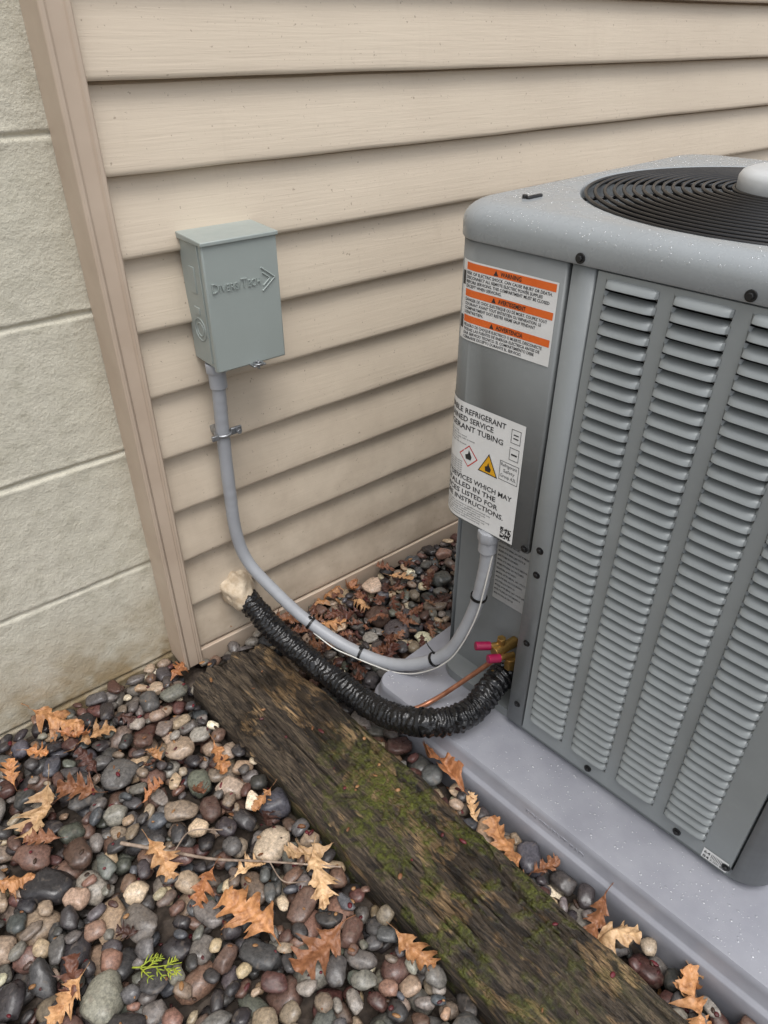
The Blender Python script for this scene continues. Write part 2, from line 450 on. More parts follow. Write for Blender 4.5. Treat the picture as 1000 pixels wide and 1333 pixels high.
for k,ang in enumerate((90,180)):
    l2=bpy.data.objects.new('louver_panel_side',lou.data);COL.objects.link(l2);l2.parent=AC
    c=Vector((W/2,-W/2,0));Rm=Matrix.Rotation(math.radians(ang),4,'Z')
    l2.matrix_local=Matrix.Translation(c)@Rm@Matrix.Translation(-c)
c=(W/2-0.012,-W/2+0.006); GR=0.300
def capring(ins,z,RR):
    return rrect(ins,W-ins,-W+ins,-ins,RR,z,n=12,sub=14)
rings=[capring(-0.001,0.9585,R),capring(-0.006,0.9575,R+0.006),capring(-0.0075,0.960,R+0.007),capring(-0.0075,0.980,R+0.007)]
for i in range(1,9):
    a=math.radians(90*i/8); rings.append(capring(-0.0075+0.030*(1-math.cos(a)),0.980+0.027*math.sin(a),R+0.007))
base=rings[-1]
def circ(r,z):
    return [(c[0]+r*math.cos(math.atan2(y-c[1],x-c[0])),c[1]+r*math.sin(math.atan2(y-c[1],x-c[0])),z) for x,y,_ in base]
rings+=[circ(GR+0.008,1.007),circ(GR+0.003,1.0065),circ(GR,1.003),circ(GR-0.002,0.995),circ(GR-0.003,0.86)]
V,F=loft(rings)
o=obj('top_cap',V,F,M_CAP,AC,smooth=True,auto=50);recalc(o)
V,F=loft([circ(GR-0.004,0.955),circ(GR-0.006,0.62)],capend=True)
obj('fan_well',V,F,M_DARK,AC,smooth=True,auto=40)
parts=[]
for b in range(4):
    a0=b*math.pi/2
    ring_=[]
    for i in range(9):
        r=0.06+0.22*i/8; w=0.34+0.1*math.sin(i/8*3)
        row=[]
        for j in range(7):
            a=a0+w*2.2*(j/6-0.5)*(0.12/(r+0.05)+0.5); row.append((c[0]+r*math.cos(a),c[1]+r*math.sin(a),0.90+0.05*(j/6-0.5)))
        ring_.append(row)
    parts.append(loft(ring_,closed=False))
V,F=merge(parts); o=obj('fan_blades',V,F,simple('fan_blade_gray',lin(70,72,75)),AC,smooth=True); fin(o,solid=0.002)
cyl('fan_motor',(c[0],c[1],0.86),(c[0],c[1],0.965),0.07,M_DARK,AC)
parts=[]
def torus(cx,cy,z,Rr,r,seg=110,ms=6):
    V=[];F=[]
    for i in range(seg):
        a=2*math.pi*i/seg
        for k in range(ms):
            b=2*math.pi*k/ms;V.append((cx+(Rr+r*math.cos(b))*math.cos(a),cy+(Rr+r*math.cos(b))*math.sin(a),z+r*math.sin(b)))
    for i in range(seg):
        for k in range(ms):
            j=(i+1)%seg;l=(k+1)%ms;F.append((i*ms+k,j*ms+k,j*ms+l,i*ms+l))
    return V,F
def gz(r): return 1.004+0.014*(1-(r/GR)**2)
r=GR-0.007
while r>0.085:
    parts.append(torus(c[0],c[1],gz(r),r,0.0027)); r-=0.0135
for k in range(12):
    a=2*math.pi*k/12+0.13
    P=[(c[0]+rr*math.cos(a),c[1]+rr*math.sin(a),gz(rr)-0.0045) for rr in np.linspace(0.06,GR+0.002,7)]
    parts.append(tube('',P,0.0026,None,n=2,seg=6,raw=True))
V,F=merge(parts); obj('fan_grille',V,F,M_BLACK,AC,smooth=True)
V,F=loft([[(c[0]+r*math.cos(t*math.pi/20),c[1]+r*math.sin(t*math.pi/20),z) for t in range(40)] for r,z in ((0.084,1.010),(0.088,1.014),(0.088,1.034),(0.084,1.041),(0.074,1.045),(0.03,1.047))],capend=True,capstart=True)
o=obj('motor_cover',V,F,M_HUB,AC,smooth=True,auto=50);recalc(o)
box('cap_clip',0.066,0.100,-0.078,-0.072,1.0055,1.011,M_BLACK,AC,0.002)
cyl('clip_screw',(0.070,-0.068,1.005),(0.070,-0.068,1.012),0.004,M_SCREW,AC,seg=10)
def screw(f,z,x=-0.002):
    cyl('screw_washer',(x+0.001,-f,z),(x-0.0015,-f,z),0.0068,M_SCREW,AC,seg=18,bev=0.0004)
    cyl('screw_head',(x-0.001,-f,z),(x-0.005,-f,z),0.0042,M_SCREW,AC,seg=6,bev=0.0006)
for f,z,x in ((0.217,0.966,-0.0075),(0.430,0.966,-0.0075),(0.221,0.505,-0.002),(0.192,0.494,-0.003),(0.223,0.30,-0.002),(0.223,0.14,-0.002),(0.385,0.104,-0.003),(0.555,0.104,-0.003),(0.638,0.103,-0.003),(0.2215,0.455,-0.002)):
    screw(f,z,x)

def wrap(s,z,o):
    if s>=R: return (-0.0042-o,-s,z)
    ph=(R-s)/R; rr=R+0.0042+o
    return (R-rr*math.cos(ph),-R+rr*math.sin(ph),z)
def patch(name,s0,s1,za,zb_,o,mat,n=24):
    V=[];F=[]
    for i in range(n+1):
        s=s0+(s1-s0)*i/n
        V+= [wrap(s,za,o),wrap(s,zb_,o)]
    for i in range(n): F.append((2*i,2*i+1,2*i+3,2*i+2))
    return obj(name,V,F,mat,AC,smooth=True)
def wtext(lines,mat,name,o,bold=0.0):
    parts=[]
    for body,s,z,h,w in lines:
        V,F=text_mesh(body,h*1.38,0,w,bold)
        parts.append(([wrap(s+v[0],z+v[1],o) for v in V],F))
    V,F=merge(parts); return obj(name,V,F,mat,AC)
L1a,L1b=0.022,0.190
patch('warning_label',L1a,L1b,0.812,0.929,0.0004,M_PAPER)
lines=[];wl=L1b-L1a
bl=[["RISK OF ELECTRIC SHOCK. CAN CAUSE INJURY OR DEATH.","DISCONNECT ALL REMOTE ELECTRIC POWER SUPPLIES","BEFORE SERVICING. THIS COMPARTMENT MUST BE CLOSED","EXCEPT WHEN SERVICING."],
["DANGER DE CHOC ELECTRIQUE OU DE MORT. COUPEZ TOUT","COURANT AVANT TOUT ENTRETIEN OU REPARATION. LE","COMPARTIMENT DOIT RESTER FERME SAUF PENDANT","L'ENTRETIEN."],
["PELIGRO DE CHOQUE ELECTRICO O MUERTE. DESCONECTE","TODAS LAS FUENTES DE ENERGIA ELECTRICA ANTES DE","DAR SERVICIO TECNICO. EL COMPARTIMIENTO DEBE","CERRARSE EXCEPTO DURANTE EL SERVICIO."]]
heads=["WARNING","AVERTISSEMENT","ADVERTENCIA"]
hl=[]
for b_ in range(3):
    zt_=0.9265-b_*0.0382
    patch('orange_bar',L1a+0.010,L1b-0.003,zt_-0.0105,zt_,0.0007,M_ORANGE)
    hl.append((heads[b_],L1a+0.072,zt_-0.0083,0.0062,0.048 if b_ else 0.036))
    for k,t in enumerate(bl[b_]):
        w=(wl-0.016)*(len(t)/51.0)
        lines.append((t,L1a+0.011,zt_-0.0168-k*0.0062,0.0044,w))
    z_=zt_-0.0093; s_=L1a+0.060
    obj('hazard_triangle',[wrap(s_,z_,0.0010),wrap(s_+0.008,z_,0.0010),wrap(s_+0.004,z_+0.0075,0.0010)],[(0,1,2)],M_INK,AC)
wtext(hl,M_INK,'warning_headings',0.0011,0.02); wtext(lines,M_INK,'warning_text',0.0008,0.02)
for z_ in (0.905,0.84):
    patch('pictogram',L1a+0.001,L1a+0.008,z_-0.012,z_+0.008,0.0008,M_INK,3)
L2a,L2b=-0.030,0.167
def k2(s): return L2b-(0.212-s)*0.86
patch('refrigerant_label',L2a,L2b,0.489,0.710,0.0004,M_PAPER)
big=[("FLAMMABLE REFRIGERANT",-0.012,0.692,0.0098,0.182),("USE TRAINED SERVICE",-0.012,0.6775,0.0098,0.155),("REFRIGERANT TUBING",-0.005,0.663,0.0098,0.172),
("SAFETY DEVICES WHICH MAY",-0.012,0.569,0.0095,0.212),("BE INSTALLED IN THE",-0.012,0.5550,0.0095,0.175),("DEVICES LISTED FOR",0.010,0.541,0.0095,0.16),("USE. SEE INSTRUCTIONS.",-0.005,0.527,0.0095,0.19)]
wtext([(b_,k2(s),z,h,w*0.86) for b_,s,z,h,w in big],M_INK,'refrigerant_heading',0.0008,0.016)
sm=[]
for k in range(5): sm.append(("Leak detection and charge limits apply, refer to manual",-0.008,0.6545-k*0.0048,0.0030,0.07+0.02*(k%3)))
for k in range(7): sm.append(("Installer shall follow the national refrigerant safety code and",-0.010,0.6010-k*0.0042,0.0028,0.085))
for k in range(6): sm.append(("Part no. 4417 rev. B refer servicing to qualified personnel only",0.0,0.5195-k*0.0048,0.0030,0.155-0.012*(k%3)))
sm+= [("Refrigerant",0.168,0.628,0.0062,0.036),("Safety",0.174,0.618,0.0062,0.026),("Group A2L",0.168,0.608,0.0062,0.036)]
wtext([(b_,k2(s),z,h,w*0.86) for b_,s,z,h,w in sm],M_INK,'refrigerant_text',0.0008)
def poly(name,pts,o,mat): return obj(name,[wrap(k2(s),z,o) for s,z in pts],[tuple(range(len(pts)))],mat,AC)
def diamond(s,z,r,o,mat): poly('diamond',[(s-r*1.1,z),(s,z-r),(s+r*1.1,z),(s,z+r)],o,mat)
diamond(0.090,0.617,0.0205,0.0007,M_RED);diamond(0.090,0.617,0.0178,0.0009,M_PAPER)
poly('flame',[(0.084,0.611),(0.096,0.611),(0.098,0.617),(0.0935,0.6245),(0.0905,0.629),(0.0885,0.621),(0.082,0.6185)],0.0012,M_INK)
poly('triangle',[(0.115,0.600),(0.162,0.600),(0.1385,0.638)],0.0007,M_INK);poly('triangle',[(0.1183,0.602),(0.1587,0.602),(0.1385,0.6345)],0.0009,M_YEL)
poly('flame',[(0.133,0.605),(0.144,0.605),(0.146,0.611),(0.141,0.6175),(0.1385,0.622),(0.1365,0.615),(0.131,0.6125)],0.0012,M_INK)
def frame(s0,s1,z0_,z1_):
    t=0.0010
    for a in ((s0,s1,z0_,z0_+t),(s0,s1,z1_-t,z1_),(s0,s0+t,z0_,z1_),(s1-t,s1,z0_,z1_)): patch('frame',k2(a[0]),k2(a[1]),a[2],a[3],0.0008,M_INK,4)
frame(0.183,0.204,0.674,0.698); frame(0.183,0.204,0.644,0.666); frame(0.165,0.208,0.602,0.637)
for a in ((0.188,0.199,0.682,0.684),(0.188,0.199,0.688,0.690),(0.187,0.2,0.653,0.656)): patch('icon',k2(a[0]),k2(a[1]),a[2],a[3],0.0008,M_INK,3)
parts=[];q=0.0017
for i in range(13):
    for j in range(13):
        if random.random()<0.5 or (i<3 and j<3) or (i<3 and j>9):
            s_=L2b-0.026+i*q;z_=0.493+j*q
            parts.append(([wrap(s_,z_,0.0008),wrap(s_+q,z_,0.0008),wrap(s_+q,z_+q,0.0008),wrap(s_,z_+q,0.0008)],[(0,1,2,3)]))
V,F=merge(parts);obj('qr_code',V,F,M_INK,AC)
def rtext(lines,mat,name,x):
    parts=[]
    for body,s,z,h,w in lines:
        V,F=text_mesh(body,h*1.38,0,w,0.01);parts.append(([(x,-(s+v[0]),z+v[1]) for v in V],F))
    V,F=merge(parts);return obj(name,V,F,mat,AC)
obj('rating_plate',[(0.0535,-0.10,0.30),(0.0535,-0.190,0.30),(0.0535,-0.190,0.47),(0.0535,-0.10,0.47)],[(0,1,2,3)],simple('plate_gray',lin(176,177,176)),AC)
ll=[]
for k in range(16): ll.append(("MODEL 4TTR SERIAL 2431 VOLTS 208/230 PH 1 HZ 60"[:30+(k*7)%17],0.103,0.462-k*0.010,0.0042,0.045+0.03*((k*5)%3)/2))
rtext(ll,M_INK,'rating_text',0.0530)
obj('id_sticker',[(-0.0032,-0.600,0.090),(-0.0032,-0.641,0.090),(-0.0032,-0.641,0.114),(-0.0032,-0.600,0.114)],[(0,1,2,3)],M_PAPER,AC)
rtext([("64",0.602,0.103,0.007,0.010),("84",0.602,0.0925,0.007,0.010),("||||||||||||",0.614,0.102,0.008,0.025),("A 2431 8820",0.614,0.093,0.005,0.025)],M_INK,'sticker_text',-0.0036)
cyl('liquid_valve',(0.055,-0.165,0.225),(0.0,-0.155,0.225),0.011,M_BRASS,AC,seg=16)
cyl('liquid_valve_stem',(0.02,-0.155,0.205),(0.02,-0.155,0.25),0.009,M_BRASS,AC,seg=6)
cyl('suction_valve',(0.06,-0.170,0.165),(0.0,-0.165,0.165),0.016,M_BRASS,AC,seg=16)
cyl('suction_valve_stem',(0.02,-0.180,0.19),(0.02,-0.180,0.215),0.011,M_BRASS,AC,seg=6)
cyl('valve_cap',(0.000,-0.145,0.236),(-0.024,-0.128,0.240),0.0085,M_PINK,AC,seg=20)
cyl('valve_cap',(0.000,-0.170,0.222),(-0.022,-0.158,0.226),0.0085,M_PINK,AC,seg=20)
cyl('valve_neck',(0.03,-0.16,0.232),(0.0,-0.145,0.236),0.006,M_BRASS,AC,seg=12)
cyl('valve_neck',(0.03,-0.18,0.218),(0.0,-0.170,0.222),0.006,M_BRASS,AC,seg=12)

# ================================================================== PAD
PAD=empty('equipment_pad',O0,RZ)
def pr(e,z,RR): return rrect(-0.110-e,0.87+e,-0.88-e,0.012+e,RR,z,n=8,sub=10)
rings=[pr(0.018,-0.06,0.05),pr(0.017,0.0,0.05),pr(0.016,0.028,0.048),pr(0.014,0.031,0.046),pr(0.009,0.034,0.04),pr(0.007,0.037,0.04),pr(0.004,0.058,0.036),pr(0.002,0.065,0.034),pr(-0.001,0.0692,0.03),pr(-0.006,0.070,0.028)]
V,F=loft(rings,capend=True);o=obj('pad_body',V,F,M_PAD,PAD,smooth=True,auto=40);recalc(o)
V,F=text_mesh("EQUIPMENT PAD",0.017,0.001,0.12)
obj('pad_lettering',[(-0.1150-v[2],-0.385-v[0],0.040+v[1]) for v in V],F,M_PAD,PAD)

ico=bmesh.new(); bmesh.ops.create_icosphere(ico,subdivisions=2,radius=1)
IV=np.array([v.co[:] for v in ico.verts]);IF=np.array([[v.index for v in f.verts] for f in ico.faces]);ico.free()
DN=[(0,0,1)]+[(math.cos(math.pi*k/4)*math.sin(t),math.sin(math.pi*k/4)*math.sin(t),math.cos(t)) for t in (0.5,1.0,1.5) for k in range(8)]
DFc=[(0,1+k,1+(k+1)%8) for k in range(8)]+[q for r_ in range(2) for k in range(8) for q in ((1+r_*8+k,9+r_*8+k,9+r_*8+(k+1)%8),(1+r_*8+k,9+r_*8+(k+1)%8,1+r_*8+(k+1)%8))]
DN=np.array(DN);DFc=np.array(DFc)
def drops(name,pts,parent,flat=0.45):
    V=[];F=[]
    for k,(p,r,nr) in enumerate(pts):
        q=Vector((0,0,1)).rotation_difference(Vector(nr)).to_matrix()
        S=DN*np.array([r*random.uniform(0.8,1.25),r*random.uniform(0.8,1.25),r*flat]);S=S@np.array(q).T+np.array(p)
        F.append(DFc+len(DN)*k);V.append(S)
    V=np.concatenate(V);F=np.concatenate(F)
    obj(name,V.tolist(),[tuple(f) for f in F.tolist()],M_DROP,parent,smooth=True)
pts=[]
while len(pts)<800:
    x=random.uniform(0,W);y=random.uniform(-W,0)
    if math.hypot(x-c[0],y-c[1])<GR+0.010: continue
    ins=min(x,W-x,-y,W+y)
    if ins<0.024: continue
    if math.hypot(max(0,abs(x-W/2)-(W/2-R)),max(0,abs(y+W/2)-(W/2-R)))>R-0.022: continue
    pts.append(((x,y,1.007),0.0006+0.0020*random.random()**3,(0,0,1)))
for i in range(300):
    a=math.radians(random.uniform(0,85))
    pts.append(((-0.0075+0.030*(1-math.cos(a)),-random.uniform(0.06,0.64),0.980+0.027*math.sin(a)),0.0006+0.0016*random.random()**2,(-math.cos(a),0,math.sin(a))))
drops('water_drops',pts,AC)
pts=[]
for i in range(1100):
    pts.append(((random.uniform(-0.103,0.0),random.uniform(-0.86,0.0),0.070),0.0006+0.0022*random.random()**3,(0,0,1)))
drops('pad_water_drops',pts,PAD,0.4)

# ================================================================== DISCONNECT BOX
DB=empty('electrical_disconnect_box')
bx0,bx1,byf,byb,bz0,bz1=0.514,0.656,1.100,1.188,0.702,0.925
box('enclosure',bx0+0.002,bx1-0.002,byf+0.010,byb,bz0+0.002,bz1-0.006,M_BOX,DB,0.002)
box('front_cover',bx0,bx1,byf,byf+0.012,bz0-0.004,bz1-0.004,M_BOX,DB,0.003,3)
V=[(bx0-0.002,byf-0.004,bz1-0.010),(bx1+0.002,byf-0.004,bz1-0.010),(bx1+0.002,byf-0.004,bz1-0.003),(bx0-0.002,byf-0.004,bz1-0.003),
   (bx0-0.002,byb+0.002,bz1-0.010),(bx1+0.002,byb+0.002,bz1-0.010),(bx1+0.002,byb+0.002,bz1+0.001),(bx0-0.002,byb+0.002,bz1+0.001)]
o=obj('rain_hood',V,[(0,1,2,3),(5,4,7,6),(3,2,6,7),(1,0,4,5),(0,3,7,4),(2,1,5,6)],M_BOX,DB,smooth=True,auto=35);recalc(o);fin(o,0.0015,2)
for z_ in (0.766,):
    for rr in (0.020,0.012):
        ring('knockout',(bx0+0.0018,1.148,z_),(1,0,0),rr,0.0012,M_BOX,DB)
box('side_slot',bx0+0.0005,bx0+0.0035,1.140,1.160,0.83,0.875,M_BOX,DB,0.001)
box('side_slot',bx0+0.0005,bx0+0.0035,1.140,1.160,0.793,0.806,M_BOX,DB,0.001)
box('side_seam',bx0-0.0005,bx0+0.003,byf+0.016,byf+0.019,bz0+0.01,bz1-0.012,M_BOX,DB,0.0005)
pp=[]
for body,x,s_,w in (("D",0.010,0.024,0.0115),("IVERSI",0.0240,0.018,0.038),("T",0.065,0.024,0.0115),("ECH",0.0785,0.018,0.024)):
    V,F=text_mesh(body,s_,0.0016,w,-0.016);pp.append(([(bx0+x+v[0],byf-0.0008-v[2],0.838+v[1]) for v in V],F))
V,F=merge(pp);obj('embossed_text',V,F,M_BOX,DB)
ax=bx0+0.110;az=0.846
for P in ([(ax-0.004,byf-0.001,az+0.020),(ax+0.022,byf-0.001,az)],[(ax+0.022,byf-0.001,az),(ax-0.004,byf-0.001,az-0.020)],[(ax-0.002,byf-0.001,az+0.011),(ax+0.012,byf-0.001,az)],[(ax+0.012,byf-0.001,az),(ax-0.002,byf-0.001,az-0.011)]):
    tube('embossed_arrow',P,0.0014,M_BOX,DB,n=1,seg=8)
box('hasp_tab',0.578,0.604,byf-0.016,byf+0.006,bz0-0.004,bz0-0.001,M_ZINC,DB,0.0008)
ring('hasp_ring',(0.591,byf-0.010,bz0+0.0005),(0,0,1),0.008,0.0018,M_ZINC,DB)
cyl('hasp_pin',(0.591,byf-0.010,bz0-0.010),(0.591,byf-0.010,bz0+0.004),0.003,M_ZINC,DB,seg=10)
cx,cy=0.5345,1.148
cyl('connector_nut',(cx,cy,bz0-0.002),(cx,cy,bz0-0.020),0.0205,M_COND,DB,seg=8,bev=0.0015)
cyl('connector_body',(cx,cy,bz0-0.018),(cx,cy,bz0-0.052),0.0165,M_COND,DB,seg=28,bev=0.002)

# ================================================================== CONDUIT
CD=empty('flexible_conduit')
CP=[(cx,cy,0.662),(0.530,1.150,0.55),(0.527,1.150,0.42),(0.527,1.148,0.32),(0.536,1.132,0.25),(0.559,1.090,0.195),(0.600,1.008,0.125),(0.650,0.906,0.082),(0.698,0.808,0.084),(0.742,0.718,0.158),(0.7635,0.675,0.280),(0.772,0.660,0.40),(0.772,0.660,0.488)]
tube('conduit_hose',CP,0.0128,M_COND,CD,n=24,seg=22,rf=lambda L,a,t:0.0130+0.00022*math.sin(L*2*math.pi/0.006))
cyl('conduit_ferrule',(0.772,0.660,0.44),(0.772,0.660,0.487),0.0165,M_COND,CD,seg=28,bev=0.002)
cyl('ferrule_nut',(0.772,0.660,0.466),(0.772,0.660,0.486),0.020,M_COND,CD,seg=8,bev=0.0015)
ring('strap_band',(0.530,1.149,0.555),(0,0,1),0.0145,0.0035,M_ZINC,CD)
box('strap_ear',0.543,0.566,1.138,1.144,0.551,0.565,M_ZINC,CD,0.001)
box('strap_standoff',0.520,0.542,1.160,1.184,0.548,0.562,M_ZINC,CD,0.001)
cyl('strap_screw',(0.556,1.141,0.558),(0.556,1.128,0.558),0.0055,M_ZINC,CD,seg=6)
box('strap_foot',0.502,0.516,1.138,1.144,0.549,0.559,M_ZINC,CD,0.001)
def tie(P,R_,ax,name='cable_tie',par=CD):
    rg=[]
    ax=Vector(ax).normalized();u=ax.orthogonal().normalized();w=ax.cross(u);P=Vector(P)
    for dr,da in ((0,-0.0028),(0.0018,-0.0028),(0.0018,0.0028),(0,0.0028)):
        rg.append([tuple(P+(u*math.cos(t*math.pi/16)+w*math.sin(t*math.pi/16))*(R_+dr)+ax*da) for t in range(32)])
    V,F=loft(rg);o=obj(name,V,F,M_TIE,par,smooth=True,auto=40);recalc(o)
pc=catmull(CP,24)
def at(i): return pc[i],(pc[min(i+1,len(pc)-1)]-pc[max(i-1,0)])
for i in (24*6+2,24*7+4,24*8+18,24*10+10):
    p,t=at(i);tie(p,0.0140,t)
    box('tie_head',p.x-0.003,p.x+0.003,p.y-0.003,p.y+0.004,p.z+0.0125,p.z+0.0185,M_TIE,CD,0.001)
p,t=at(24*8+18)
tube('tie_tail',[(p.x,p.y,p.z+0.016),(p.x-0.006,p.y+0.012,p.z+0.030),(p.x-0.004,p.y+0.024,p.z+0.036)],0.0013,M_TIE,CD,n=4,seg=6)
wp=[(0.600,0.985,0.105)]
for i in range(24*6+14,24*11+1,10):
    p=pc[i];k=i*0.07
    wp.append((p.x-0.008+0.004*math.sin(k),p.y-0.014,p.z-0.008+0.005*math.sin(k*1.7)))
wp+= [(0.775,0.645,0.47)]
tube('control_wire',wp,0.0015,M_WHITEW,CD,n=8,seg=8)

# ================================================================== LINE SET
LS=empty('refrigerant_line_set')
LP=[(0.530,1.19,0.135),(0.535,1.13,0.118),(0.548,1.045,0.085),(0.568,0.955,0.062),(0.585,0.86,0.055),(0.592,0.78,0.062),(0.598,0.71,0.085),(0.620,0.650,0.108),(0.665,0.612,0.115),(0.715,0.600,0.125),(0.757,0.602,0.150),(0.80,0.604,0.165)]
def wr(L,a,t):
    n1=noise.noise(Vector((math.cos(a)*2.2,math.sin(a)*2.2,L*55)))
    n2=noise.noise(Vector((math.cos(a)*5,math.sin(a)*5,L*120)))
    return 0.0258+0.0013*math.sin(L*2*math.pi/0.0115+1.8*math.sin(a)+3.5*n1)+0.0032*n1+0.0018*n2
tube('insulated_suction_line',LP,0.026,M_FOAMB,LS,n=50,seg=48,rf=wr)
tube('copper_liquid_line',[(0.585,0.80,0.075),(0.605,0.745,0.080),(0.640,0.705,0.079),(0.690,0.690,0.084),(0.735,0.660,0.130),(0.765,0.615,0.205),(0.785,0.605,0.222)],0.0050,M_COPPER,LS,n=14,seg=12)
for i in (4,7):
    p=Vector(LP[i]);t=Vector(LP[i+1])-Vector(LP[i-1]);tie(p,0.0270,t,par=LS)
bm=bmesh.new();bmesh.ops.create_icosphere(bm,subdivisions=4,radius=1)
for v in bm.verts:
    d=v.co.copy();k=1+0.25*noise.noise(d*1.8+Vector((3,1,0)))+0.08*noise.noise(d*6)
    v.co=Vector((0.523+d.x*0.038*k,1.178+d.y*0.044*k,0.147+d.z*0.043*k+d.y*0.012))
me=bpy.data.meshes.new('wall_sealant');bm.to_mesh(me);bm.free();me.materials.append(M_EXPF)
for p in me.polygons:p.use_smooth=True
o=bpy.data.objects.new('wall_sealant',me);COL.objects.link(o);o.parent=LS

# ================================================================== TIMBER
ta=Vector((0.443,1.095,0));tb=Vector((0.552,-0.62,0));tl=(tb-ta).length;trz=math.atan2(tb.y-ta.y,tb.x-ta.x)+math.pi/2
TW=0.190;TH=0.10;TZ=0.046
nl=560;V=[];F=[]
cs=[]
nt_,ns_=80,16
for i in range(ns_): cs.append((-TW/2,-TH+TH*i/ns_))
for i in range(nt_): cs.append((-TW/2+TW*i/nt_,0))
for i in range(ns_+1): cs.append((TW/2,-TH*i/ns_))
def tdisp(x,y,z):
    xx=x+0.012*noise.noise(Vector((x*4,y*2.5,9)))
    e=noise.noise(Vector((xx*26,y*1.9,z*26)))
    e2=noise.noise(Vector((xx*100,y*7,z*90+3)))
    cr=noise.noise(Vector((xx*26+5,y*1.5,z*20)))
    cr2=noise.noise(Vector((xx*50+9,y*3.5,z*20)))
    d=0.0035*e+0.0028*e2+0.005*noise.noise(Vector((x*10,y*9,1)))
    m_=max(0,0.5+noise.noise(Vector((x*6,y*5,6)))*1.5)
    if abs(cr)<0.04: d-=0.011*(1-abs(cr)/0.04)*m_
    if abs(cr2)<0.05: d-=0.006*(1-abs(cr2)/0.05)*m_
    return d
for i in range(nl+1):
    y=-tl*i/nl
    for (x,z) in cs:
        ex=max(0,abs(x)-(TW/2-0.014));ez=max(0,z+0.014)
        X,Z=x,z
        q=math.hypot(ex,ez)
        if q>0.014:
            s_=0.014/q;X=math.copysign(TW/2-0.014+ex*s_,x);Z=-0.014+ez*s_
        d=tdisp(x,y,z);
        wear=0.022*max(0,noise.noise(Vector((3.3 if x>0 else 9.1,y*4.5,0)))+0.15*noise.noise(Vector((x*5,y*30,0))))*max(0,abs(x)-0.045)/0.04
        Z+= (d if z>-0.02 else 0)-wear
        X+= math.copysign(d*0.8+0.006*noise.noise(Vector((x*3,y*7,4)))+0.002*noise.noise(Vector((x*3,y*40,4))),x) if abs(x)>TW/2-0.02 else 0
        yy=y
        if i<30:
            yy+= (0.018*noise.noise(Vector((x*30,0,z*30)))+0.010*noise.noise(Vector((x*90,2,z*60))))*(1-i/30)
            Z-= 0.012*(1-i/30)**2*(0.5+noise.noise(Vector((x*20,7,0))))
        V.append((X,yy,TZ+Z))
n=len(cs)
for i in range(nl):
    for j in range(n-1):
        a=i*n+j;F.append((a,a+1,a+n+1,a+n))
F.append(tuple(reversed(range(n))))
F.append(tuple(range(nl*n,(nl+1)*n)))
o=obj('landscape_timber',V,F,M_TIM,None,smooth=True,auto=60);recalc(o);o.location=(ta.x,ta.y,0);o.rotation_euler=(0,0,trz)

# ================================================================== GROUND + GRAVEL
S=30
obj('ground',[(-S,-S,-0.05),(S,-S,-0.05),(S,S,-0.05),(-S,S,-0.05)],[(0,1,2,3)],M_SOIL)
gx0,gx1,gy0,gy1=-0.85,1.75,-0.55,1.245
rs=0.003
NX=int((gx1-gx0)/rs);NY=int((gy1-gy0)/rs)
H=np.full((NX,NY),-0.045)
XX=gx0+(np.arange(NX)+0.5)*rs;YY=gy0+(np.arange(NY)+0.5)*rs
GX,GY=np.meshgrid(XX,YY,indexing='ij')
BIG=5.0
H[(GX>0.365)&(GY>D-0.024)]=BIG
ct_,st_=math.cos(RZ),math.sin(RZ)
lx=(GX-O0.x)*ct_+(GY-O0.y)*st_; ly=-(GX-O0.x)*st_+(GY-O0.y)*ct_
H[(lx>-0.126)&(lx<0.89)&(ly<0.028)&(ly>-0.90)]=BIG
c2,s2=math.cos(trz),math.sin(trz)
tx=(GX-ta.x)*c2+(GY-ta.y)*s2;ty=-(GX-ta.x)*s2+(GY-ta.y)*c2
H[(abs(tx)<TW/2-0.001)&(ty<0.004)&(ty>-tl)]=BIG
palette=[((66,62,62),13),((82,80,80),13),((52,49,50),10),((106,101,97),10),((96,74,66),10),((122,96,82),8),((90,91,84),7),((144,127,110),8),((74,75,80),6),((162,142,118),5),((114,101,90),8),((84,58,54),7),((138,132,124),6),((212,202,178),1.5),((178,161,138),3.5)]
pc_=np.array([lin(*p[0])[:3] for p in palette]);pw=np.array([p[1] for p in palette],float);pw/=pw.sum()
def template(sub,seed):
    bm=bmesh.new();bmesh.ops.create_icosphere(bm,subdivisions=sub,radius=1)
    off=Vector((seed*3.7,seed*1.3,seed*2.1));out=[]
    for v in bm.verts:
        d=v.co.normalized();k=1+0.34*noise.noise(d*0.9+off)+0.16*noise.noise(d*1.9+off)+0.04*noise.noise(d*4+off)
        e=Vector([math.copysign(abs(x)**0.82,x) for x in d]);out.append(e*k)
    rd=random.Random(seed)
    for _ in range(4):
        nn=Vector((rd.gauss(0,1),rd.gauss(0,1),rd.gauss(0,1))).normalized();lim=rd.uniform(0.72,0.9)
        for i,v in enumerate(out):
            dd=v.dot(nn)
            if dd>lim: out[i]=v-nn*(dd-lim)*0.8
    f=[[v.index for v in fc.verts] for fc in bm.faces];bm.free()
    out=np.array([v[:] for v in out]); out-=(out.max(0)+out.min(0))/2; out/=out.max(0)
    return out,np.array(f)
T3=[template(3,s) for s in range(18)];T2=[template(2,s) for s in range(18)]
peb=[]
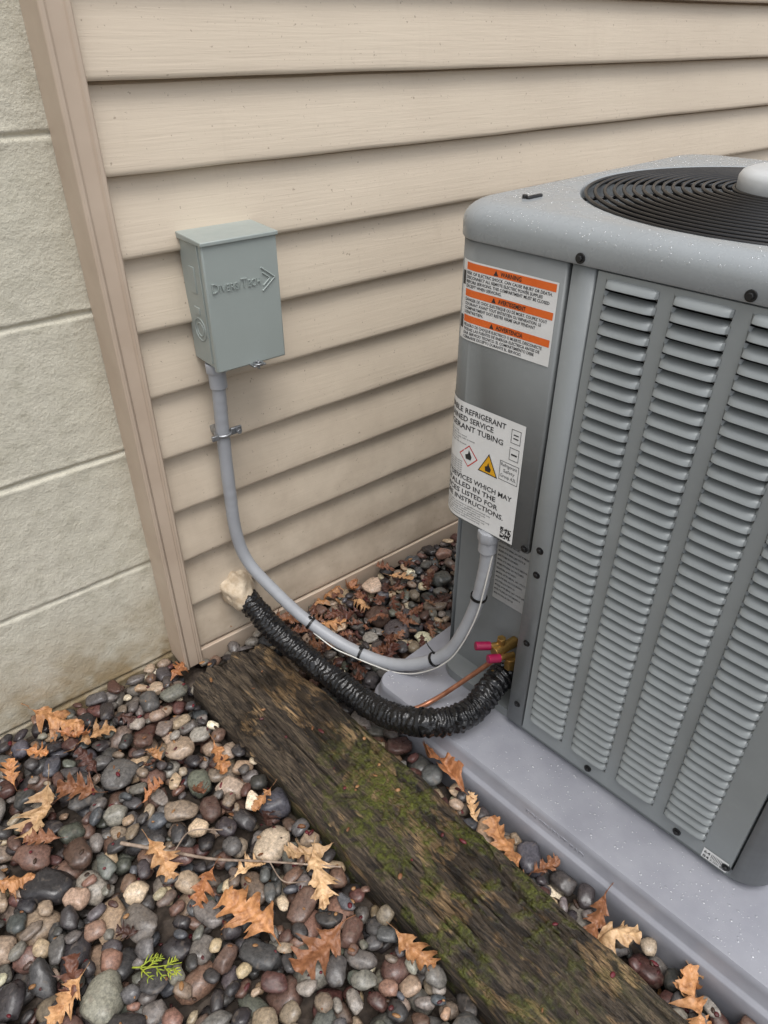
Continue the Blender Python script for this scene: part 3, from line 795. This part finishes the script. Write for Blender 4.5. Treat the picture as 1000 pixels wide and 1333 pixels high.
def droppeb(x,y,a,b_,c_,ang,lim,tries=5):
    best=None
    for t in range(tries):
        px=x+rng.normal()*0.014*(t>0);py=y+rng.normal()*0.014*(t>0)
        r=int(a/rs)+1;ix=int((px-gx0)/rs);iy=int((py-gy0)/rs)
        if ix-r<0 or iy-r<0 or ix+r>=NX or iy+r>=NY: continue
        sx=XX[ix-r:ix+r+1]-px;sy=YY[iy-r:iy+r+1]-py
        ca,sa=math.cos(ang),math.sin(ang)
        u=(sx[:,None]*ca+sy[None,:]*sa)/a;v=(-sx[:,None]*sa+sy[None,:]*ca)/b_
        q=u*u+v*v;m=q<0.90
        h=c_*np.sqrt(np.maximum(0,1-q))
        sub=H[ix-r:ix+r+1,iy-r:iy+r+1]
        zc=(sub+h)[m].max()
        if best is None or zc<best[0]: best=(zc,px,py,ix,iy,r,m,h)
    if best is None or best[0]>lim: return False
    zc,px,py,ix,iy,r,m,h=best
    zc-=0.10*c_
    sub=H[ix-r:ix+r+1,iy-r:iy+r+1];sub[m]=np.maximum(sub[m],(zc+h)[m])
    peb.append((px,py,zc,a,b_,c_,ang));return True
N=15000
for k in range(N):
    x=rng.uniform(gx0,gx1);y=rng.uniform(gy0,gy1)
    if H[min(NX-1,int((x-gx0)/rs)),min(NY-1,int((y-gy0)/rs))]>1: continue
    a=min(0.042,max(0.008,0.0190*math.exp(rng.normal()*0.42)))
    if x>0.6 and y>0.8: a*=0.85
    if k>N*0.7: a=min(a,0.018)
    b_=a*rng.uniform(0.55,0.92);c_=b_*rng.uniform(0.45,0.8)
    droppeb(x,y,a,b_,c_,rng.uniform(0,math.pi),0.003 if a>0.014 else 0.007)
print('pebbles',len(peb))
Vs=[];Fs=[];Cs=[];off=0
for (px,py,zc,a,b_,c_,ang) in peb:
    near=(-0.25<px<1.25 and -0.1<py)
    if not near and zc<-0.028: continue
    tv,tf=(T3 if (near and a>0.018 and zc>-0.014) else T2)[rng.integers(18)]
    v=tv*np.array([a,b_,c_])*1.0
    R_=Matrix.Rotation(ang,3,'Z')@Matrix.Rotation(rng.normal()*0.14,3,'X')@Matrix.Rotation(rng.normal()*0.14,3,'Y')
    v=v@np.array(R_).T+np.array([px,py,zc])
    Vs.append(v);Fs.append(tf+off);off+=len(v)
    col=pc_[rng.choice(len(pc_),p=pw)]*rng.uniform(0.68,1.35)*(1+rng.normal(size=3)*0.03)
    Cs.append(np.repeat(np.clip(np.append(col,1)[None,:],0,1),len(v),0))
Vs=np.concatenate(Vs);Fs=np.concatenate(Fs);Cs=np.concatenate(Cs)
def bigmesh(name,Vs,Fs,Cs,mat):
    me=bpy.data.meshes.new(name)
    me.vertices.add(len(Vs));me.vertices.foreach_set('co',Vs.astype(np.float32).ravel())
    me.loops.add(Fs.size);me.loops.foreach_set('vertex_index',Fs.astype(np.int32).ravel())
    me.polygons.add(len(Fs));me.polygons.foreach_set('loop_start',np.arange(0,Fs.size,Fs.shape[1],dtype=np.int32))
    me.polygons.foreach_set('use_smooth',np.ones(len(Fs),bool))
    me.update(calc_edges=True)
    at_=me.color_attributes.new('Col','FLOAT_COLOR','POINT');at_.data.foreach_set('color',Cs.astype(np.float32).ravel())
    me.materials.append(mat);o=bpy.data.objects.new(name,me);COL.objects.link(o);return o
bigmesh('river_rock_gravel',Vs,Fs,Cs,M_PEB)
print('verts',len(Vs))

# ================================================================== LEAVES
def hmax(x,y,r=0.012):
    ix=int((x-gx0)/rs);iy=int((y-gy0)/rs);k=int(r/rs)
    s=H[max(0,ix-k):ix+k+1,max(0,iy-k):iy+k+1];s=s[s<1]
    return float(np.percentile(s,88)) if s.size else 0.0
base_sta=[(0,.012),(.07,.03),(.13,.07),(.19,.20),(.235,.31),(.26,.25),(.29,.28),(.33,.13),(.37,.10),(.43,.25),(.48,.42),(.505,.31),(.53,.38),(.57,.20),(.61,.11),(.66,.22),(.71,.35),(.735,.26),(.76,.27),(.80,.14),(.85,.12),(.90,.20),(.93,.12),(.97,.08),(1.0,.004)]
def leaf(L,seed,curl):
    rd=random.Random(seed)
    def side():
        return [s[0]+(rd.uniform(-.014,.014) if 0<s[0]<1 else 0) for s in base_sta],[max(.004,s[1]*rd.uniform(.6,1.2)) for s in base_sta]
    tl_,wl_=side();tr_,wr_=side()
    NT=84;NS=6;V=[];F=[];K=[]
    fold=rd.uniform(-0.3,1.1); bend=rd.uniform(-0.7,0.9); wd=rd.uniform(0.75,1.15)
    for i in range(NT+1):
        t=i/NT
        for j in range(-NS,NS+1):
            u=j/NS; w=float(np.interp(t,tl_,wl_) if u<0 else np.interp(t,tr_,wr_))*wd
            ww=w*u; aw=abs(ww)
            y=(t+0.38*aw)-0.5
            k=curl*3.6
            x=math.sin(ww*k)/k if k>0.05 else ww
            z=(1-math.cos(ww*k))/k if k>0.05 else 0
            z+=0.35*fold*aw+bend*(y*y)*1.1+0.14*noise.noise(Vector((ww*5,t*4,seed)))+0.04*noise.noise(Vector((ww*16,t*14,seed)))
            if j==0: z-=0.012
            x+=0.08*math.sin(3*y+seed)
            V.append((x*L,y*L,z*L))
            # lighter midrib, darker dried margins
            K.append(1.18 if j==0 else (1.0-0.42*max(0,(aw-0.14)/0.28)))
    n=2*NS+1
    for i in range(NT):
        for j in range(n-1):
            a=i*n+j;F.append((a,a+1,a+n+1,a+n))
    b0=len(V)
    zc=V[NS][2]/L; xc=V[NS][0]/L
    for (y,x,z) in ((0.02,0,0),(-0.10,0.02,0.01),(-0.22,0.05,0.03)):
        for dx,dz in ((-0.008,0),(0.008,0),(0,0.012)): V.append(((x+xc+dx)*L,(y-0.5)*L,(z+zc+dz)*L));K.append(0.8)
    for i in range(2):
        for k in range(3):
            a=b0+i*3+k;b_=b0+i*3+(k+1)%3;F.append((a,b_,b_+3,a+3))
    return np.array(V),np.array(F),np.array(K)
spots=[((0.085,1.187),.085),((0.133,1.098),.06),((0.350,1.17),.05),((0.306,0.898),.055),((0.001,0.995),.075),((0.064,0.994),.055),((0.324,0.752),.04),((0.126,0.770),.06),((0.166,0.677),.05),((0.196,0.589),.08),((0.319,0.570),.07),((0.26,0.484),.07),((0.374,0.384),.055),((-0.072,0.658),.05),((0.645,0.594),.085),((0.60,0.408),.07),((0.615,0.206),.08),((0.63,0.235),.06),((0.65,0.06),.07),((0.675,0.09),.05),((0.833,1.15),.05),((-0.08,0.89),.05),((0.33,0.62),.06),((0.62,1.15),.055),((0.75,1.15),.06),((0.95,1.10),.05),((0.10,1.13),.05),((0.03,1.13),.04),((0.24,0.66),.04),((0.64,1.02),.045),((0.70,1.06),.05),((0.80,1.08),.045),((0.17,0.90),.035),((-0.02,1.12),.04),((0.62,0.50),.04),((0.63,0.34),.045),((0.21,0.98),.035)]
lc=[(184,134,90),(196,152,108),(162,108,70),(180,128,84),(208,172,130),(140,94,64)]
LV=[];LF=[];LC=[];off=0
def addleaf(x,y,L,colr,seed,tilt=0.35,zoff=0.004,curl=None):
    global off
    rd=random.Random(seed)
    v,f,kf=leaf(L,seed,rd.uniform(0.2,1.2) if curl is None else curl)
    fl=rd.choice((0,0,math.pi))
    Rm=Matrix.Rotation(rd.uniform(0,6.28),3,'Z')@Matrix.Rotation(rd.uniform(-tilt,tilt)+fl,3,'X')@Matrix.Rotation(rd.uniform(-tilt,tilt),3,'Y')
    v=v@np.array(Rm).T
    z=hmax(x,y,L*0.35)
    v=v+np.array([x,y,z+zoff-np.percentile(v[:,2],14)])
    LV.append(v);LF.append(f+off);off+=len(v)
    cc=np.array(lin(*colr));cc[:3]*=rd.uniform(0.8,1.2)
    C=np.repeat(cc[None,:],len(v),0);C[:,:3]*=kf[:,None];LC.append(np.clip(C,0,1))
for i,((x,y),L) in enumerate(spots):
    addleaf(x,y,L*1.42,lc[i%6],i+3)
for i in range(95):
    if i<58: x=random.uniform(0.62,1.0);y=random.uniform(0.88,1.16)
    else: x=random.uniform(-0.3,1.0);y=random.uniform(-0.1,1.15)
    ix=int((x-gx0)/rs);iy=int((y-gy0)/rs)
    if H[ix,iy]>1: continue
    addleaf(x,y,random.uniform(0.03,0.065),random.choice([(104,66,50),(88,54,44),(126,84,62),(140,98,72),(72,46,38)]),i+200,0.5,0.001)
bigmesh('fallen_oak_leaves',np.concatenate(LV),np.concatenate(LF),np.concatenate(LC),M_LEAF)
DV=[];DF=[];DC=[];off=0
for i in range(1100):
    x=random.uniform(-0.35,1.1);y=random.uniform(-0.1,1.2)
    ix=int((x-gx0)/rs);iy=int((y-gy0)/rs);h=H[ix,iy]
    if h>1:
        tx_=(x-ta.x)*c2+(y-ta.y)*s2
        if abs(tx_)<TW/2-0.02 and random.random()<0.35: h=TZ+0.001
        else: continue
    r=random.uniform(0.0015,0.004)
    v=IV*np.array([r*random.uniform(1,2.4),r,r*random.uniform(0.3,0.8)])
    Rm=Matrix.Rotation(random.uniform(0,6.28),3,'Z')@Matrix.Rotation(random.uniform(-.5,.5),3,'X');v=v@np.array(Rm).T+np.array([x,y,h+r*0.4])
    DV.append(v);DF.append(IF+off);off+=len(v);cc=lin(*random.choice([(96,22,32),(80,28,30),(120,80,50),(60,42,30),(150,110,70)]));DC.append(np.repeat(np.array(cc)[None,:],len(v),0))
bigmesh('plant_debris',np.concatenate(DV),np.concatenate(DF),np.concatenate(DC),M_LEAF)
tp=[(0.085,0.84),(0.15,0.765),(0.20,0.715),(0.27,0.645),(0.36,0.56)]
P=[(x,y,hmax(x,y,0.03)+0.010+0.003*math.sin(i*2)) for i,(x,y) in enumerate(tp)]
zb_=max(p[2] for p in P)
P=[(p[0],p[1],0.4*p[2]+0.6*zb_) for p in P]
tw=tube('fallen_twig',P,0.003,M_TWIG,None,n=10,seg=8,rf=lambda L,a,t:0.0034-0.0018*t+0.0006*noise.noise(Vector((L*60,a,0))))
tube('side_twig',[P[1],(0.19,0.78,P[1][2]+0.004),(0.235,0.745,P[1][2]+0.006)],0.0014,M_TWIG,tw,n=8,seg=6)
tube('side_twig',[P[3],(0.27,0.60,P[3][2]+0.002),(0.30,0.575,P[3][2]+0.002)],0.0012,M_TWIG,tw,n=8,seg=6)
SP=[];sx,sy=0.045,0.615;sz=hmax(sx,sy,0.02)+0.008
def frond(x,y,z,a,L,d):
    P=[(x,y,z),(x+L*0.5*math.cos(a),y+L*0.5*math.sin(a),z+0.004),(x+L*math.cos(a+0.1),y+L*math.sin(a+0.1),z+0.002)]
    SP.append(tube('',P,0,None,n=5,seg=5,rf=lambda L_,a_,t:0.0014*(1-0.6*t),raw=True))
    if d>0:
        m_=5 if d==2 else 3
        for k in range(1,m_+1):
            t=k/(m_+1)
            for sg in (-1,1):
                if random.random()<0.2: continue
                frond(x+L*t*math.cos(a),y+L*t*math.sin(a),z+0.003*math.sin(t*3),a+sg*random.uniform(0.5,0.85),L*random.uniform(0.28,0.42)*(1.1-0.6*t)+0.002,d-1)
frond(sx-0.025,sy+0.02,sz,-0.7,0.075,2)
V,F=merge(SP);obj('cedar_sprig',V,F,M_SPRIG,None,smooth=True)

# ================================================================== LIGHT / WORLD
w=bpy.data.worlds.new('World');scene.world=w;w.use_nodes=True;nt=w.node_tree
bg=nt.nodes['Background'];sky=nt.nodes.new('ShaderNodeTexSky');sky.sky_type='NISHITA';sky.sun_disc=False
EL,AZ=math.radians(70),math.radians(200)
sky.sun_elevation=EL;sky.sun_rotation=AZ;sky.air_density=1.0;sky.dust_density=3.0
hs=nt.nodes.new('ShaderNodeHueSaturation');hs.inputs['Saturation'].default_value=0.22;hs.inputs['Value'].default_value=1.42
nt.links.new(sky.outputs[0],hs.inputs['Color']);nt.links.new(hs.outputs[0],bg.inputs['Color']);bg.inputs['Strength'].default_value=0.15
sd=bpy.data.lights.new('sun','SUN');sd.energy=1.5;sd.angle=math.radians(35);sd.color=(1,0.98,0.955)
so=bpy.data.objects.new('sun',sd);COL.objects.link(so)
dirv=Vector((math.sin(AZ)*math.cos(EL),math.cos(AZ)*math.cos(EL),math.sin(EL)))
so.rotation_euler=dirv.to_track_quat('Z','Y').to_euler();so.location=(0,-2,4)
scene.view_settings.view_transform='Standard'
try: scene.view_settings.look='None'
except Exception: pass
scene.view_settings.exposure=0

# ================================================================== CAMERA
cd=bpy.data.cameras.new('camera');cam=bpy.data.objects.new('camera',cd);COL.objects.link(cam)
cd.sensor_fit='VERTICAL';cd.sensor_height=36;cd.sensor_width=27;cd.lens=921/1333*36
cam.location=(0,0,1.2);cam.rotation_euler=(math.radians(90-34.1),0,math.radians(-39.1))
cd.clip_start=0.02;cd.clip_end=200;scene.camera=cam
